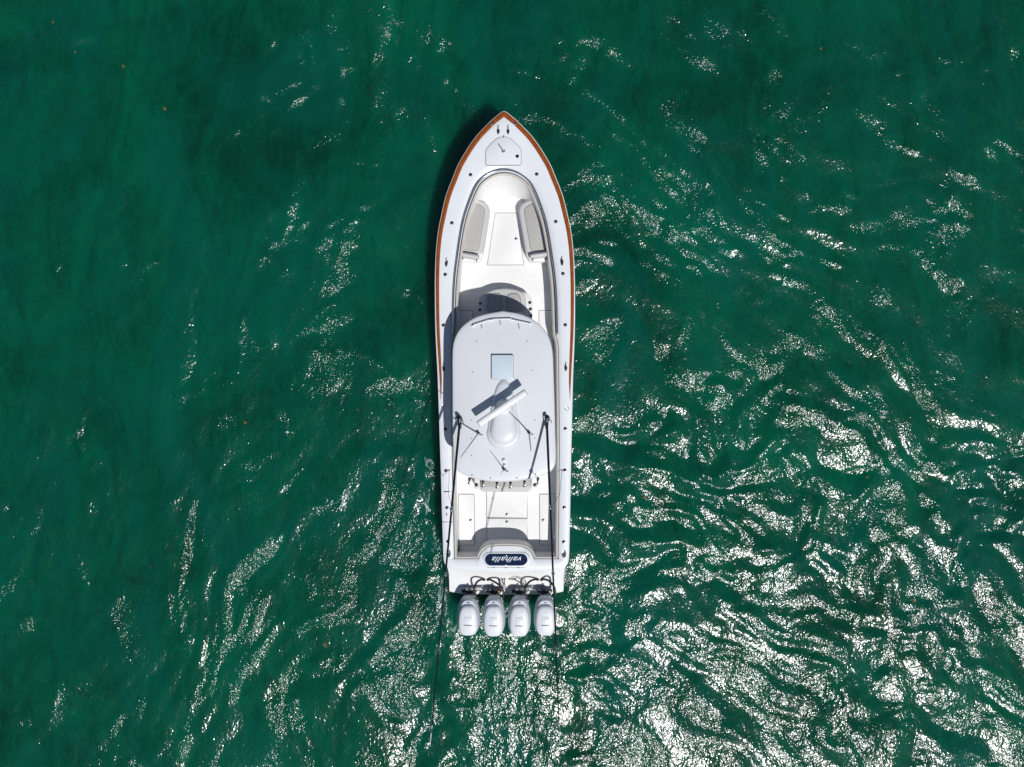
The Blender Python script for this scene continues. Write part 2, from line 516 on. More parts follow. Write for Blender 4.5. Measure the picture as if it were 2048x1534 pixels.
def slab(poly, z0, z1, bev=0.0, bm=None, seg=2):
    """extrude an outline (x, y) from z0 up to z1 (numbers or functions of the point) and round the top edge"""
    bm = bm or bmesh.new()
    f0 = z0 if callable(z0) else (lambda p: z0)
    f1 = z1 if callable(z1) else (lambda p: z1)
    n = len(poly)
    ctr = sum((Vector((p[0], p[1])) for p in poly), Vector((0, 0))) / n
    rows = [[Vector((p[0], p[1], f0(p))) for p in poly]]
    # inward offset of the outline for the rounded edge
    def inset(d):
        out = []
        A = sum(poly[i][0] * poly[(i + 1) % n][1] - poly[(i + 1) % n][0] * poly[i][1] for i in range(n))
        s = 1 if A > 0 else -1
        for i in range(n):
            a, b, c = Vector(poly[i - 1][:2]), Vector(poly[i][:2]), Vector(poly[(i + 1) % n][:2])
            e1, e2 = (b - a), (c - b)
            if e1.length < 1e-7 or e2.length < 1e-7: out.append(b); continue
            e1.normalize(); e2.normalize()
            n1, n2 = Vector((-e1.y, e1.x)) * s, Vector((-e2.y, e2.x)) * s
            m_ = n1 + n2
            if m_.length < 1e-5: m_ = n1
            m_.normalize()
            out.append(b + m_ * (d / max(0.4, m_.dot(n1))))
        return out
    if bev > 0:
        for i in range(seg + 1):
            a = math.pi / 2 * i / seg
            ins = inset(bev * (1 - math.cos(a)) + 1e-6)
            rows.append([Vector((q.x, q.y, f1(p) - bev + bev * math.sin(a))) for q, p in zip(ins, poly)])
    else:
        rows.append([Vector((p[0], p[1], f1(p))) for p in poly])
    loft(rows, True, True, True, bm)
    return bm

def inset_poly(poly, d):
    n = len(poly)
    A = sum(poly[i][0] * poly[(i + 1) % n][1] - poly[(i + 1) % n][0] * poly[i][1] for i in range(n))
    s = 1 if A > 0 else -1
    out = []
    for i in range(n):
        a, b, c = Vector(poly[i - 1][:2]), Vector(poly[i][:2]), Vector(poly[(i + 1) % n][:2])
        e1, e2 = (b - a).normalized(), (c - b).normalized()
        n1, n2 = Vector((-e1.y, e1.x)) * s, Vector((-e2.y, e2.x)) * s
        m_ = (n1 + n2).normalized() if (n1 + n2).length > 1e-5 else n1
        out.append(tuple(b + m_ * (d / max(0.4, m_.dot(n1)))))
    return out

def box(cx, cy, cz, sx, sy, sz, bm=None, bev=0.0):
    bm2 = bmesh.new()
    bmesh.ops.create_cube(bm2, size=1, matrix=Matrix.Translation((cx, cy, cz)) @ Matrix.Diagonal((sx, sy, sz, 1)))
    if bev:
        bmesh.ops.bevel(bm2, geom=bm2.edges[:], offset=bev, segments=2, affect='EDGES', profile=0.6)
    if bm is None: return bm2
    tmp = bpy.data.meshes.new('tmp'); bm2.to_mesh(tmp); bm2.free(); bm.from_mesh(tmp); bpy.data.meshes.remove(tmp)
    return bm

def rrect(x0, y0, x1, y1, r, seg=4):
    out = []
    for (cx, cy, a0) in ((x1 - r, y1 - r, 0), (x0 + r, y1 - r, 90), (x0 + r, y0 + r, 180), (x1 - r, y0 + r, 270)):
        for i in range(seg + 1):
            a = R(a0 + 90 * i / seg)
            out.append((cx + r * math.cos(a), cy + r * math.sin(a)))
    return out

def rpoly(pts, r, seg=4):
    """round the corners of a polygon"""
    out = []
    n = len(pts)
    for i in range(n):
        a, b, c = Vector(pts[i - 1][:2]), Vector(pts[i][:2]), Vector(pts[(i + 1) % n][:2])
        d1, d2 = (a - b), (c - b)
        rr = min(r, d1.length * 0.45, d2.length * 0.45)
        p, q = b + d1.normalized() * rr, b + d2.normalized() * rr
        for j in range(seg + 1):
            t = j / seg
            out.append(tuple(p * (1 - t) ** 2 + b * 2 * t * (1 - t) + q * t * t))
    return out

def px_poly(pts, z):                  # boat-frame outline to metres at height z
    return [tuple(B(u, v, z)[:2]) for u, v in pts]
def img_poly(pts, z):
    return [tuple(P(x, y, z)[:2]) for x, y in pts]

# ------------------------------------------------------------------ the boat
boat = bpy.data.objects.new('motor_boat', None)
boat.location = BOAT_AT
boat['label'] = 'long white open fishing boat with teak bow rail and four white outboards'
boat['category'] = 'boat'
col.objects.link(boat)

# outer deck edge and cockpit opening as matched pairs (u, v), starboard-symmetric
SEG = [
 [((0,222),(0,338)), ((5,224),(8,338.4)), ((14,231),(12,339.1)), ((26,241),(17,340.3)), ((40,255),(21,341.7)), ((53,268.7),(25.5,343.3)), ((67,287),(30,345.2)),
  ((78,304),(36,348.5)), ((93,330),(44,354)), ((104,357),(54,363)), ((112,377),(62,376)), ((118.5,396),(69.5,394)), ((126.5,430),(83,430)), ((133,462),(90,462)),
  ((137.3,500),(95.8,500)), ((139.8,556),(103,556)), ((140,600),(105.7,600)), ((139.6,650),(106.8,650)), ((137.8,700),(107.3,700)), ((135.5,748),(107.5,748)), ((134,800),(107.7,800)),
  ((132,870),(108,870)), ((130,940),(107.3,940)), ((128.3,1019),(106.2,1019)), ((126.6,1080),(105,1080)), ((126,1105),(104.6,1105)), ((125.2,1118),(104.5,1118))],
 [((125.2,1118),(104.5,1118)), ((123.4,1126),(98,1118)), ((119.5,1132),(90,1118)), ((112,1136.5),(80,1118)), ((95,1139),(68,1118)), ((70,1141.3),(54.5,1118))],
 [((70,1141.3),(54.5,1118)), ((62,1141.9),(52.6,1112)), ((54,1142.4),(48.5,1104)), ((44,1142.9),(42,1098)), ((33,1143.4),(33,1094)), ((17,1143.8),(17,1092.2)), ((0,1144),(0,1091.7))],
]
OUT, INN = [], []
for s in SEG:
    a = catmull([(*p[0], 0) for p in s], 3); b = catmull([(*p[1], 0) for p in s], 3)
    if OUT: a, b = a[1:], b[1:]
    OUT += a; INN += b
for _ in range(6):
    new = [p.copy() for p in INN]
    for i in range(1, len(INN) - 1):
        if INN[i].y < 520:
            new[i] = INN[i] * 0.5 + (INN[i - 1] + INN[i + 1]) * 0.25
    INN = new
NP = len(OUT)
def ring(uv, off=0.0, dz=0.0, zf=zd):
    """world points of one half contour and its mirror as a closed loop, offset sideways by off metres (inwards +)"""
    R_ = [B(p.x, p.y, zf(p.y)) for p in uv]
    L_ = [B(-p.x, p.y, zf(p.y)) for p in uv]
    loop = R_ + list(reversed(L_))[1:-1]
    n = len(loop)
    if callable(off) or off:
        offs = [off(p.y) if callable(off) else off for p in (list(uv) + list(reversed(uv))[1:-1])]
        new = []
        for i in range(n):
            a, c = loop[i - 1], loop[(i + 1) % n]
            t = Vector((c.x - a.x, c.y - a.y)).normalized()
            nrm = Vector((-t.y, t.x))
            # contour runs clockwise seen from above (bow -> starboard -> stern): inwards is to the right
            new.append(loop[i] + Vector((-nrm.x * offs[i], -nrm.y * offs[i], 0)))
        loop = new
    return [p + Vector((0, 0, dz)) for p in loop]

# hull shell
top = ring(OUT, 0.0, 0.0)
def hullrow(k, z, rake):
    out = []
    for p in ring(OUT, 0.0):
        f = min(max((p.y - 3.8) / 4.1, 0), 1)          # towards the bow
        cxl = -0.22 + (p.y - 7.8) * -0.0045
        kk = k - (1 - k) * 1.6 * f
        out.append(Vector((cxl + (p.x - cxl) * kk, p.y - rake * f ** 2 + (0.0), z)))
    return out
rows = [[p + Vector((0, 0, -0.006)) for p in top], [p + Vector((0, 0, -0.10)) for p in ring(OUT, 0.03)],
        hullrow(0.965, 0.62, 0.35), hullrow(0.90, 0.05, 1.25), hullrow(0.72, -0.45, 2.2)]
hull = link('hull', loft(rows, True, False, True), 'hull', boat)
bm = tube(ring(OUT, 0.008, -0.06) + [ring(OUT, 0.008, -0.06)[0]], 0.016, 6)
link('rub_rail', bm, 'white', hull)

# deck with the cockpit opening
def LEDGE(v): return float(np.interp(v, [664, 690], [0.15, 0.06]))
deck_rows = [top, ring(OUT, 0.02, 0.012)]
o2, i2 = ring(OUT, 0.02, 0.012), ring(INN, 0, 0.0)
for t in (0.25, 0.5, 0.75):
    deck_rows.append([a.lerp(b, t) + Vector((0, 0, 0.016 * math.sin(math.pi * t))) for a, b in zip(o2, i2)])
deck_rows += [i2, ring(INN, 0.012, -0.012), ring(INN, LEDGE, -0.02)]
deck = link('deck', loft(deck_rows, True), 'gelcoat', boat)

# cockpit liner and floor
def floor_ring(off):
    out = []
    for p in ring(INN, off):
        v = 767 - p.y / (CAM_H - 1.3) * FPX
        f = min(max((p.y - 4.6) / 1.7, 0), 1)
        out.append(Vector((p.x * (1 - 0.06 * f) - 0.012 * f, p.y - 0.42 * f, zs(v))))
    return out
fl = floor_ring(lambda v: LEDGE(v) + 0.02)
wall = [ring(INN, LEDGE, -0.02), ring(INN, lambda v: LEDGE(v) + 0.015, -0.16), floor_ring(lambda v: LEDGE(v) + 0.015)]
liner = link('cockpit_liner', loft(wall, True), 'liner', boat, smooth=50)
half = NP
Rf, Lf = fl[:half], [fl[0]] + list(reversed(fl[half:])) + [fl[half - 1]]
sole = link('cockpit_floor', loft([[a, a.lerp(b, .33), a.lerp(b, .66), b] for a, b in zip(Rf, Lf)]), 'sole', boat)

# padded coaming bolster along the inside of the opening
cl = ring(INN, lambda v: LEDGE(v) - 0.012, -0.018)
bm = tube(cl + [cl[0]], 0.038, 8, sx=1.0)
pad = link('coaming_bolster', bm, 'pad', boat)
c2 = ring(INN, lambda v: LEDGE(v) - 0.054, -0.006)
link('piping', tube(c2 + [c2[0]], 0.010, 5), 'gasket_and_shade', pad)

# stainless bow rail on each side of the forward opening (one continuous bent tube) with feet
v_end = 675
right = [p for p in INN if p.y <= v_end]
rp = [B(p.x, p.y, zd(p.y)) for p in right]
lp = [B(-p.x, p.y, zd(p.y)) for p in right]
path = list(reversed(lp)) + rp[1:]
def inset_path(path, off, dz):
    out = []
    n = len(path)
    for i in range(n):
        a, c = path[max(i - 1, 0)], path[min(i + 1, n - 1)]
        t = Vector((c.x - a.x, c.y - a.y)).normalized()
        out.append(path[i] + Vector((t.y * off, -t.x * off, dz)))
    return out
rail_pts = inset_path(path, 0.045, 0.085)
rail_pts = [rail_pts[0] + Vector((0.0, -0.03, -0.10))] + rail_pts + [rail_pts[-1] + Vector((0.0, -0.03, -0.10))]
rail = link('bow_rail', tube(rail_pts, 0.026, 10), 'steel', boat)
link('rail_recess_shade', loft([inset_path(path, 0.008, 0.004), inset_path(path, 0.022, 0.006), inset_path(path, 0.03, 0.004)]), 'gasket_and_shade', rail)  # dark strip laid on the deck, painted shade of the rail groove
foot = None
for k in range(6, len(path) - 5, 9):
    bm = tube([inset_path(path, 0.045, 0.0)[k], inset_path(path, 0.045, 0.08)[k]], 0.016, 6)
    link('rail_post', bm, 'steel', rail)

# teak cap rail, one strip each side, meeting at the stem
tk = [p for p in OUT if p.y <= 800]
for sgn in (1, -1):
    o_, i_ = [], []
    for k, p in enumerate(tk):
        v = p.y
        a = tk[max(k - 1, 0)]; c = tk[min(k + 1, len(tk) - 1)]
        t = Vector((c.x - a.x, c.y - a.y)).normalized()
        nrm = Vector((-t.y, t.x))
        m_out = float(np.interp(v, [222, 500, 680, 750, 798], [0.9, 0.9, 2.4, 3.4, 4.6]))
        wid = float(np.interp(v, [222, 240, 400, 560, 700, 760, 785, 798], [10.5, 9.8, 9.2, 7.4, 6.3, 4.8, 2.2, 0.15]))
        if k == 0: nrm = Vector((0, 1.0))
        q1, q2 = p.xy + nrm * m_out, p.xy + nrm * (m_out + wid)
        if q1.x < 0: q1.x = 0
        if q2.x < 0: q2.x = 0
        o_.append(B(sgn * q1.x, q1.y, zd(v) + 0.016)); i_.append(B(sgn * q2.x, q2.y, zd(v) + 0.016))
    up = Vector((0, 0, 0.016)); dn = Vector((0, 0, -0.02))
    rows = [[p + dn for p in o_], [p.lerp(q, 0.04) + up * 0.6 for p, q in zip(o_, i_)], [p.lerp(q, 0.12) + up for p, q in zip(o_, i_)],
            [p.lerp(q, 0.88) + up for p, q in zip(o_, i_)], [p.lerp(q, 0.96) + up * 0.6 for p, q in zip(o_, i_)], [q + dn for q in i_]]
    cr_ = link('teak_cap_rail', loft(rows), 'teak', boat)
    # navigation light let into the teak
    x, y = (1028.7, 246.9) if sgn > 0 else (984.7, 247.4)
    p = P(x, y, zd(247) + 0.03)
    an = R(-45 * sgn)
    bm = slab([(p.x + a * math.cos(an) - b * math.sin(an), p.y + a * math.sin(an) + b * math.cos(an)) for a, b in rrect(-0.065, -0.03, 0.065, 0.03, 0.028)], p.z - 0.01, p.z + 0.025, 0.02)
    link('navigation_light', bm, 'steel', cr_)

# ------------------------------------------------------------------ hatches in deck and floor
def hatch(name, pts, zf, r=0.03, m='sole', seam=0.016, lift=0.014, parent=boat, latch=None, hinge=None):
    """pts in photo pixels at the surface zf(v)"""
    zc = zf(sum(p[1] for p in pts) / len(pts))
    poly = rpoly([tuple(P(x, y, zc)[:2]) for x, y in pts], r)
    def z_at(p):
        v = 767 - p[1] / (CAM_H - zc) * FPX
        return zf(v)
    ins = inset_poly(poly, seam)
    h = link(name, slab(ins, lambda p: z_at(p) - 0.03, lambda p: z_at(p) + lift, 0.006), m, parent)
    link('seam', slab(poly, lambda p: z_at(p) - 0.03, lambda p: z_at(p) + lift * 0.45), 'seam', h)
    if latch:
        p = P(latch[0], latch[1], zc); z = z_at(p) + lift
        bm = lathe([(0.040, -0.004), (0.044, 0.004), (0.040, 0.008), (0.031, 0.009), (0.030, 0.002), (0.012, 0.002), (0.0, 0.002)], 16, (p.x, p.y, z))
        lt = link('latch', bm, 'steel', h)
    return h
h = hatch('anchor_hatch', [(971,330.3),(971,299.5),(981,288),(989,280.4),(998,275),(1006.7,273.8),(1015.5,274.8),(1024,279),(1033,287.5),(1042.8,298),(1043,329.6)], lambda v: zd(v) + 0.034, 0.05, 'gelcoat', 0.013, 0.014, latch=None)
p = P(1034.5, 313.4, zd(313))
link('black_knob', lathe([(0.05, 0.02), (0.05, 0.035), (0.038, 0.048), (0.0, 0.05)], 18, (p.x, p.y, zd(313) + 0.02)), 'black', h)
p = P(1006.7, 303, zd(303)); z0 = zd(303) + 0.046
bm = lathe([(0.045, 0), (0.045, 0.02), (0.03, 0.03), (0.0, 0.032)], 16, (p.x, p.y, z0))
link('staff_socket', bm, 'black', h)
link('bow_light_staff', tube([(p.x, p.y, z0), (p.x - 0.03, p.y + 0.0, z0 + 0.42)], [0.016, 0.012], 8), 'white', h)
p = P(1007.5, 274.5, zd(275))
link('hatch_hinge', box(p.x, p.y, zd(275) + 0.05, 0.02, 0.07, 0.02, bev=0.004), 'steel', h)

hatch('floor_hatch', [(989.8,425.5),(1033,425.5),(1048.5,530.2),(973.7,530.6)], zs, latch=(1032,477.6))
hatch('floor_hatch', [(917,621),(946.5,621),(946,700),(915,700)], zs)
hatch('floor_hatch', [(1077,620.5),(1105.5,620.5),(1107,700),(1078,700)], zs)
hatch('floor_hatch', [(916.5,987.5),(949,987.5),(950,1091),(917.5,1091)], zs, latch=(941,1040))
hatch('floor_hatch', [(1078.6,987.5),(1111,987.5),(1111,1091),(1079,1091)], zs, latch=(1086,1039.6))
hatch('floor_hatch', [(972.6,978),(1055,978),(1055,1035),(972.6,1035)], zs, 0.01, latch=(1013.6,1028.5))
hatch('floor_hatch', [(972.6,1036.2),(1055,1036.2),(1055,1083),(973.2,1083)], zs, 0.01, latch=(1013.6,1043))

# side door cut into the port gunwale
zz = zd(1010)
for yy in (983, 1044):
    p, q = P(884.8, yy, zz + 0.012), P(905, yy, zz + 0.012)
    link('door_seam', box((p.x + q.x) / 2, p.y, zz + 0.012, q.x - p.x, 0.012, 0.012), 'gasket_and_shade', deck)
p, q = P(887.5, 983, zz), P(899, 983, zz)
link('door_hinge', box((p.x + q.x) / 2, p.y, zz + 0.024, q.x - p.x, 0.03, 0.02, bev=0.006), 'black', deck)
p = P(893.5, 1028.5, zz)
link('door_latch', box(p.x, p.y, zz + 0.024, 0.025, 0.08, 0.02, bev=0.006), 'black', deck)

# ------------------------------------------------------------------ gunwale fittings
rh0 = None
RH = [(941,349.3),(1073.4,348.2),(903.6,445.6),(1111.6,443),(890.4,548.7),(1126,547),(886.7,650),(1130.6,649.5),(890.8,858),(1130.6,857),
      (892,941),(1129.6,940),(894,1015),(1128.4,1014.7),(896,1082.5),(1127.4,1083.5)]
for (x, y) in RH:
    z = zd(y) + 0.010
    p = P(x, y, z) - BOAT_AT
    if rh0 is None:
        bm = lathe([(0.057, -0.01), (0.057, 0.004), (0.054, 0.011), (0.048, 0.012), (0.046, 0.006)], 20)
        rh0 = link('rod_holder', bm, 'steel', boat, local=True, at=p)
        bm = lathe([(0.0475, 0.002), (0.0475, 0.015), (0.036, 0.026), (0.0, 0.030)], 18)
        link('black_cap', bm, 'black', rh0, local=True)
    else:
        inst(rh0, boat, p)
CL = [(996.4,257.7,0,1),(1016,257.7,0,1),(892.6,523,-2,1),(1123.8,520.8,2,1),(887.4,733,1,1),(1131.7,732,-1,1)]
c0 = None
for (x, y, a, s) in CL:
    z = zd(y) + 0.014
    p = P(x, y, z) - BOAT_AT
    if c0 is None:
        bm = lathe([(0.155, -0.01), (0.155, 0.004), (0.145, 0.007), (0.0, 0.007)], 24, sx=0.30)
        c0 = link('cleat', bm, 'black', boat, local=True, at=p)
        pts = [(0, -0.125, 0.03), (0, -0.08, 0.042), (0, 0, 0.045), (0, 0.08, 0.042), (0, 0.125, 0.03)]
        bm = tube(pts, [0.005, 0.009, 0.012, 0.009, 0.005], 8)
        tube([(0, -0.045, 0.0), (0, -0.045, 0.04)], 0.013, 8, bm); tube([(0, 0.045, 0.0), (0, 0.045, 0.04)], 0.013, 8, bm)
        link('cleat_horn', bm, 'gunmetal', c0, local=True)
    else:
        inst(c0, boat, p, (0, 0, R(a)))
# stern hawse rings, fuel fills
hz = None
for (x, y) in ((896.7, 1107), (1127.7, 1107.7)):
    z = zd(y) + 0.014
    p = P(x, y, z) - BOAT_AT
    if hz is None:
        bm = lathe([(0.115, -0.01), (0.115, 0.008), (0.10, 0.02), (0.082, 0.018), (0.075, 0.002)], 24, sx=0.66)
        hz = link('hawse_ring', bm, 'steel', boat, local=True, at=p)
        link('hawse_hole', lathe([(0.078, 0.0), (0.078, 0.008), (0.0, 0.008)], 24, sx=0.62), 'gasket_and_shade', hz, local=True)
    else:
        inst(hz, boat, p)
for (x, y) in ((887, 812), (1133.6, 816.8)):
    z = zd(y) + 0.012
    p = P(x, y, z)
    f = link('fuel_fill', lathe([(0.06, 0), (0.06, 0.010), (0.052, 0.014), (0.045, 0.012), (0.044, 0.004)], 20, p), 'steel', boat)
    link('fuel_cap', lathe([(0.041, 0.0), (0.041, 0.013), (0.036, 0.016), (0.0, 0.016)], 18, p), 'white', f)
# drain grate and small bulkhead items
p = P(915.5, 1097.5, zs(1090))
link('drain_grate', box(p.x, p.y, p.z + 0.02, 0.10, 0.19, 0.02, bev=0.006), 'bronze', boat)
p = P(1110.5, 1077, 0.8)
link('bulkhead_lamp', slab(rrect(p.x - 0.035, p.y - 0.07, p.x + 0.035, p.y + 0.07, 0.033), 0.6, 0.78, 0.02), 'white', boat)

# ------------------------------------------------------------------ bow seats
SEAT_BASE = [(-60,397),(-46,400.5),(-33,408.5),(-28.5,420),(-43,508),(-50,522),(-89,523),(-89,500),(-82,460),(-70,420)]
SEAT_PAD = [(-60.5,397.5),(-46,400.8),(-33.3,409),(-28.6,420),(-43,508.5),(-88,502),(-84,480),(-78,450),(-68,415)]
SEAT_CUSH = [(-61,406),(-49,409.5),(-40.5,416.5),(-39,424),(-52,502.5),(-86,499),(-83.5,484),(-77.5,454),(-67.5,419)]
def shrink(pts, d):
    c = sum((Vector(p) for p in pts), Vector((0, 0))) / len(pts)
    return [tuple(Vector(p) + (c - Vector(p)).normalized() * d) for p in pts]
zf_ = 1.16
for sgn, lab in ((1, 'port'), (-1, 'starboard')):
    mir = lambda pts: [(sgn * u if sgn > 0 else -u, v) for u, v in pts]
    q = px_poly(mir(SEAT_BASE), zf_ - 0.05)
    s = link('bow_seat', slab(rpoly(q, 0.09), 0.68, zf_ - 0.07, 0.03), 'liner', boat)
    q = px_poly(mir(SEAT_PAD), zf_)
    link('seat_border', slab(rpoly(q, 0.12, 5), zf_ - 0.075, zf_, 0.05, seg=4), 'greypad', s)
    q = px_poly(mir(SEAT_CUSH), zf_)
    q = rpoly(q, 0.1, 5)
    link('seat_cushion', slab(shrink(q, 0.008), zf_ - 0.02, zf_ + 0.022, 0.018, seg=3), 'quilt', s)
    link('seat_piping', slab(q, zf_ - 0.02, zf_ + 0.004), 'gasket_and_shade', s)
    # backrest bolster at the aft end
    a, b = B(sgn * -87.5, 508.5, zf_ + 0.2), B(sgn * -51.5, 514.5, zf_ + 0.2)
    if sgn < 0: a, b = B(87.0, 507.5, zf_ + 0.2), B(51.5, 512.5, zf_ + 0.2)
    d = (b - a).normalized(); nrm = Vector((-d.y, d.x, 0))
    rows = []
    for t in np.linspace(0, 1, 13):
        e = 1 - 0.35 * abs(2 * t - 1) ** 6
        c = a.lerp(b, t)
        rows.append([c + nrm * (math.cos(an) * 0.085 * e) + Vector((0, 0, (-0.09 + 0.135 * math.sin(an)) * 1.0)) for an in np.linspace(0, 2 * math.pi, 15)[:-1]])
    link('backrest', loft(rows, True, True, True), 'greypad', s)
    for t in (0.12, 0.88):
        c = a.lerp(b, t) + (nrm * -0.075 if sgn > 0 else nrm * 0.075)
        link('backrest_bracket', tube([c + Vector((0, 0, 0.0)), c + Vector((0, -0.03, -0.05)), c + Vector((0, -0.03, -0.25))], 0.014, 6), 'black', s)

# ------------------------------------------------------------------ console, lounge in front of it, helm
zl = 1.15
base = [(-54,640),(-56,612),(-53,596),(-45,587),(-35,583),(-18,577.5),(0,576),(18,577.5),(36,583),(47,588),(54,598),(56.5,612),(54.5,640)]
ls = link('console_lounge', slab(rpoly(px_poly(base, zl), 0.1), 0.66, zl - 0.03, 0.03), 'liner', boat)
pads = [(-42,624),(-41,590),(-38,585.5),(-20,578.4),(0,576.2),(20,578.4),(37.5,585),(41,592),(44,624)]
link('lounge_border', slab(rpoly(px_poly(pads, zl + 0.05), 0.09), zl - 0.03, zl + 0.055, 0.05, seg=4), 'greypad', ls)
for (u0, u1, s) in ((-35.5, -6, 1), (3, 33.5, -1)):
    pts = [(u0, 622), (u0 + (2 if s > 0 else 0), 594), (u0 + (9 if s > 0 else 5), 587), (u1 - (4 if s > 0 else 9), 586), (u1 - (0 if s > 0 else 2), 594), (u1, 622)]
    q = rpoly(px_poly(pts, zl + 0.06), 0.09)
    c = link('lounge_cushion', slab(shrink(q, 0.009), zl, zl + 0.085, 0.02, seg=3), 'quilt', ls)
    link('cushion_piping', slab(q, zl, zl + 0.066), 'gasket_and_shade', c)
cup = None
for (x, y, z) in ((960.5,606.5,zl-.03),(959.5,619.7,zl-.03),(1059.5,605,zl-.03),(1060.7,618,zl-.03),(1061.7,630.7,zl-.03),(952.8,969.8,0.96),(1069.7,969.8,0.96)):
    p = P(x, y, z) - BOAT_AT
    sc_ = 1.0 if z > 1 else 1.18
    if cup is None:
        cup = link('cup_holder', lathe([(0.050, -0.01), (0.050, 0.006), (0.045, 0.010), (0.040, 0.008), (0.038, 0.003)], 18), 'steel', boat, local=True, at=p)
        link('black_cup', lathe([(0.0415, 0.002), (0.0415, 0.008), (0.034, 0.012), (0.0, 0.006)], 18), 'black', cup, local=True)
    else:
        inst(cup, boat, p, None, (sc_, sc_, 1))
# console body, windscreen, helm pod under the hardtop
con = link('helm_console', slab(rpoly(px_poly([(-40,632),(40,632),(46,700),(44,765),(-44,765),(-46,700)], 1.3), 0.15), 0.6, 1.62, 0.08, seg=3), 'liner', boat)
ws = [(-42,640),(-30,626),(0,621),(30,626),(42,640),(48,700)]
r1 = catmull([B(u, v + 14, 1.63) for u, v in [(-48,700)] + ws], 3); r2 = catmull([B(u * 0.96, v + 22, 2.34) for u, v in [(-48,700)] + ws], 3)
link('windscreen', loft([r1, r2]), 'smoke', con)
p = B(0, 752, 1.62)
link('dashboard', box(p.x, p.y, 1.68, 1.0, 0.3, 0.16, bev=0.04), 'black', con)
for u in (-26, 0, 26):
    p = B(u, 815, 1.0)
    st = link('helm_seat', slab(rrect(p.x - 0.2, p.y - 0.22, p.x + 0.2, p.y + 0.22, 0.08), 0.98, 1.12, 0.05, seg=3), 'greypad', boat)
    link('seat_back', box(p.x, p.y - 0.22, 1.36, 0.42, 0.12, 0.5, bev=0.05), 'greypad', st)
    link('seat_pedestal', lathe([(0.07, 0.5), (0.07, 0.99)], 14, (p.x, p.y, 0)), 'white', st)
# aft-facing mezzanine seat behind the helm seats
zm = 0.93
mz = link('mezzanine_seat', slab(rpoly(img_poly([(949,905),(1076,905),(1076,978),(1066,981),(958,981),(949,978)], zm), 0.05), 0.46, zm + 0.03, 0.03), 'liner', boat)
q = rpoly(img_poly([(959.7,955),(1064.3,955),(1064.3,978),(1058,984),(965,984),(959.7,978)], zm + 0.08), 0.08)
link('seat_border', slab(q, zm - 0.15, zm + 0.085, 0.05, seg=4), 'greypad', mz)
q = rpoly(img_poly([(961,952),(1062.5,952),(1062.5,970),(1056,974),(967,974),(961,970)], zm + 0.1), 0.06)
link('seat_cushion', slab(shrink(q, 0.008), zm, zm + 0.125, 0.025, seg=3), 'quilt', mz)
link('seat_piping', slab(q, zm, zm + 0.094), 'gasket_and_shade', mz)
p = P(1012, 918, 1.4)
link('tackle_locker', box(p.x, p.y + 0.1, 1.15, 1.5, 0.55, 0.75, bev=0.06), 'liner', mz)

# ------------------------------------------------------------------ hardtop
ZT = 2.50
HT = [(1004.5,621.4),(967,628.6),(948,635.2),(930.4,646.6),(918.7,658.4),(911,672),(906.2,686.6),(904.4,704),(904.2,770),(904.7,867),(906,900),(908.4,930),
      (915,942),(926,949.3),(939,954.8),(960,960.4),(985,963.5),(1012.6,964.2),(1037,962.3),(1062.4,957.8),(1083,952.3),(1100,944.8),(1109,934),(1111.8,921),(1111,867),
      (1108.2,764),(1105.4,703),(1102,685),(1094.7,667),(1081,650.5),(1062.4,636.6),(1040,627.2),(1004.5,621.4)]
hp = [tuple(P(p.x, p.y, ZT)[:2]) for p in catmull([(*p, 0) for p in HT], 4)[:-1]]
hc = Vector((-0.21, -0.3))
def crown(p, k):
    return k
rows = []
def htrow(s, z, inset_=0.0):
    out = []
    for x, y in hp:
        d = Vector((x, y)) - hc
        L_ = d.length
        f = max(L_ * s - inset_, 0) / L_
        out.append(Vector((hc.x + d.x * f, hc.y + d.y * f, z)))
    return out
rows = [htrow(0.80, ZT - 0.13), htrow(1, ZT - 0.14, 0.10), htrow(1, ZT - 0.12, 0.02), htrow(1, ZT - 0.075, 0.0), htrow(1, ZT - 0.035, 0.006), htrow(1, ZT - 0.012, 0.025), htrow(1, ZT, 0.06),
        htrow(1, ZT + 0.012, 0.16), htrow(0.8, ZT + 0.035), htrow(0.5, ZT + 0.052), htrow(0.2, ZT + 0.058)]
ht = link('hardtop', loft(rows, True, True, True), 'top', boat, smooth=60)
ZR = ZT + 0.045
# support legs
for (u, v, u2, v2) in ((-50,665,-62,690),(50,665,62,690),(-50,770,-66,780),(50,770,66,780),(-48,905,-62,890),(48,905,62,890)):
    a, b = B(u, v, 0.6), B(u2, v2, ZT - 0.1)
    link('hardtop_leg', tube([a, b], 0.03, 10), 'white', ht)
# roof hatch
q = rpoly(img_poly([(983.3,710),(1026.6,710),(1026.6,758.6),(983.3,758.6)], ZR + 0.095), 0.03)
rh = link('roof_hatch', slab(q, ZR - 0.03, ZR + 0.095, 0.008), 'glass', boat)
link('hatch_frame', slab(rpoly(img_poly([(982.7,709.3),(1027.2,709.3),(1027.2,759.2),(982.7,759.2)], ZR + 0.08), 0.035), ZR + 0.055, ZR + 0.076, 0.004), 'gunmetal', rh)
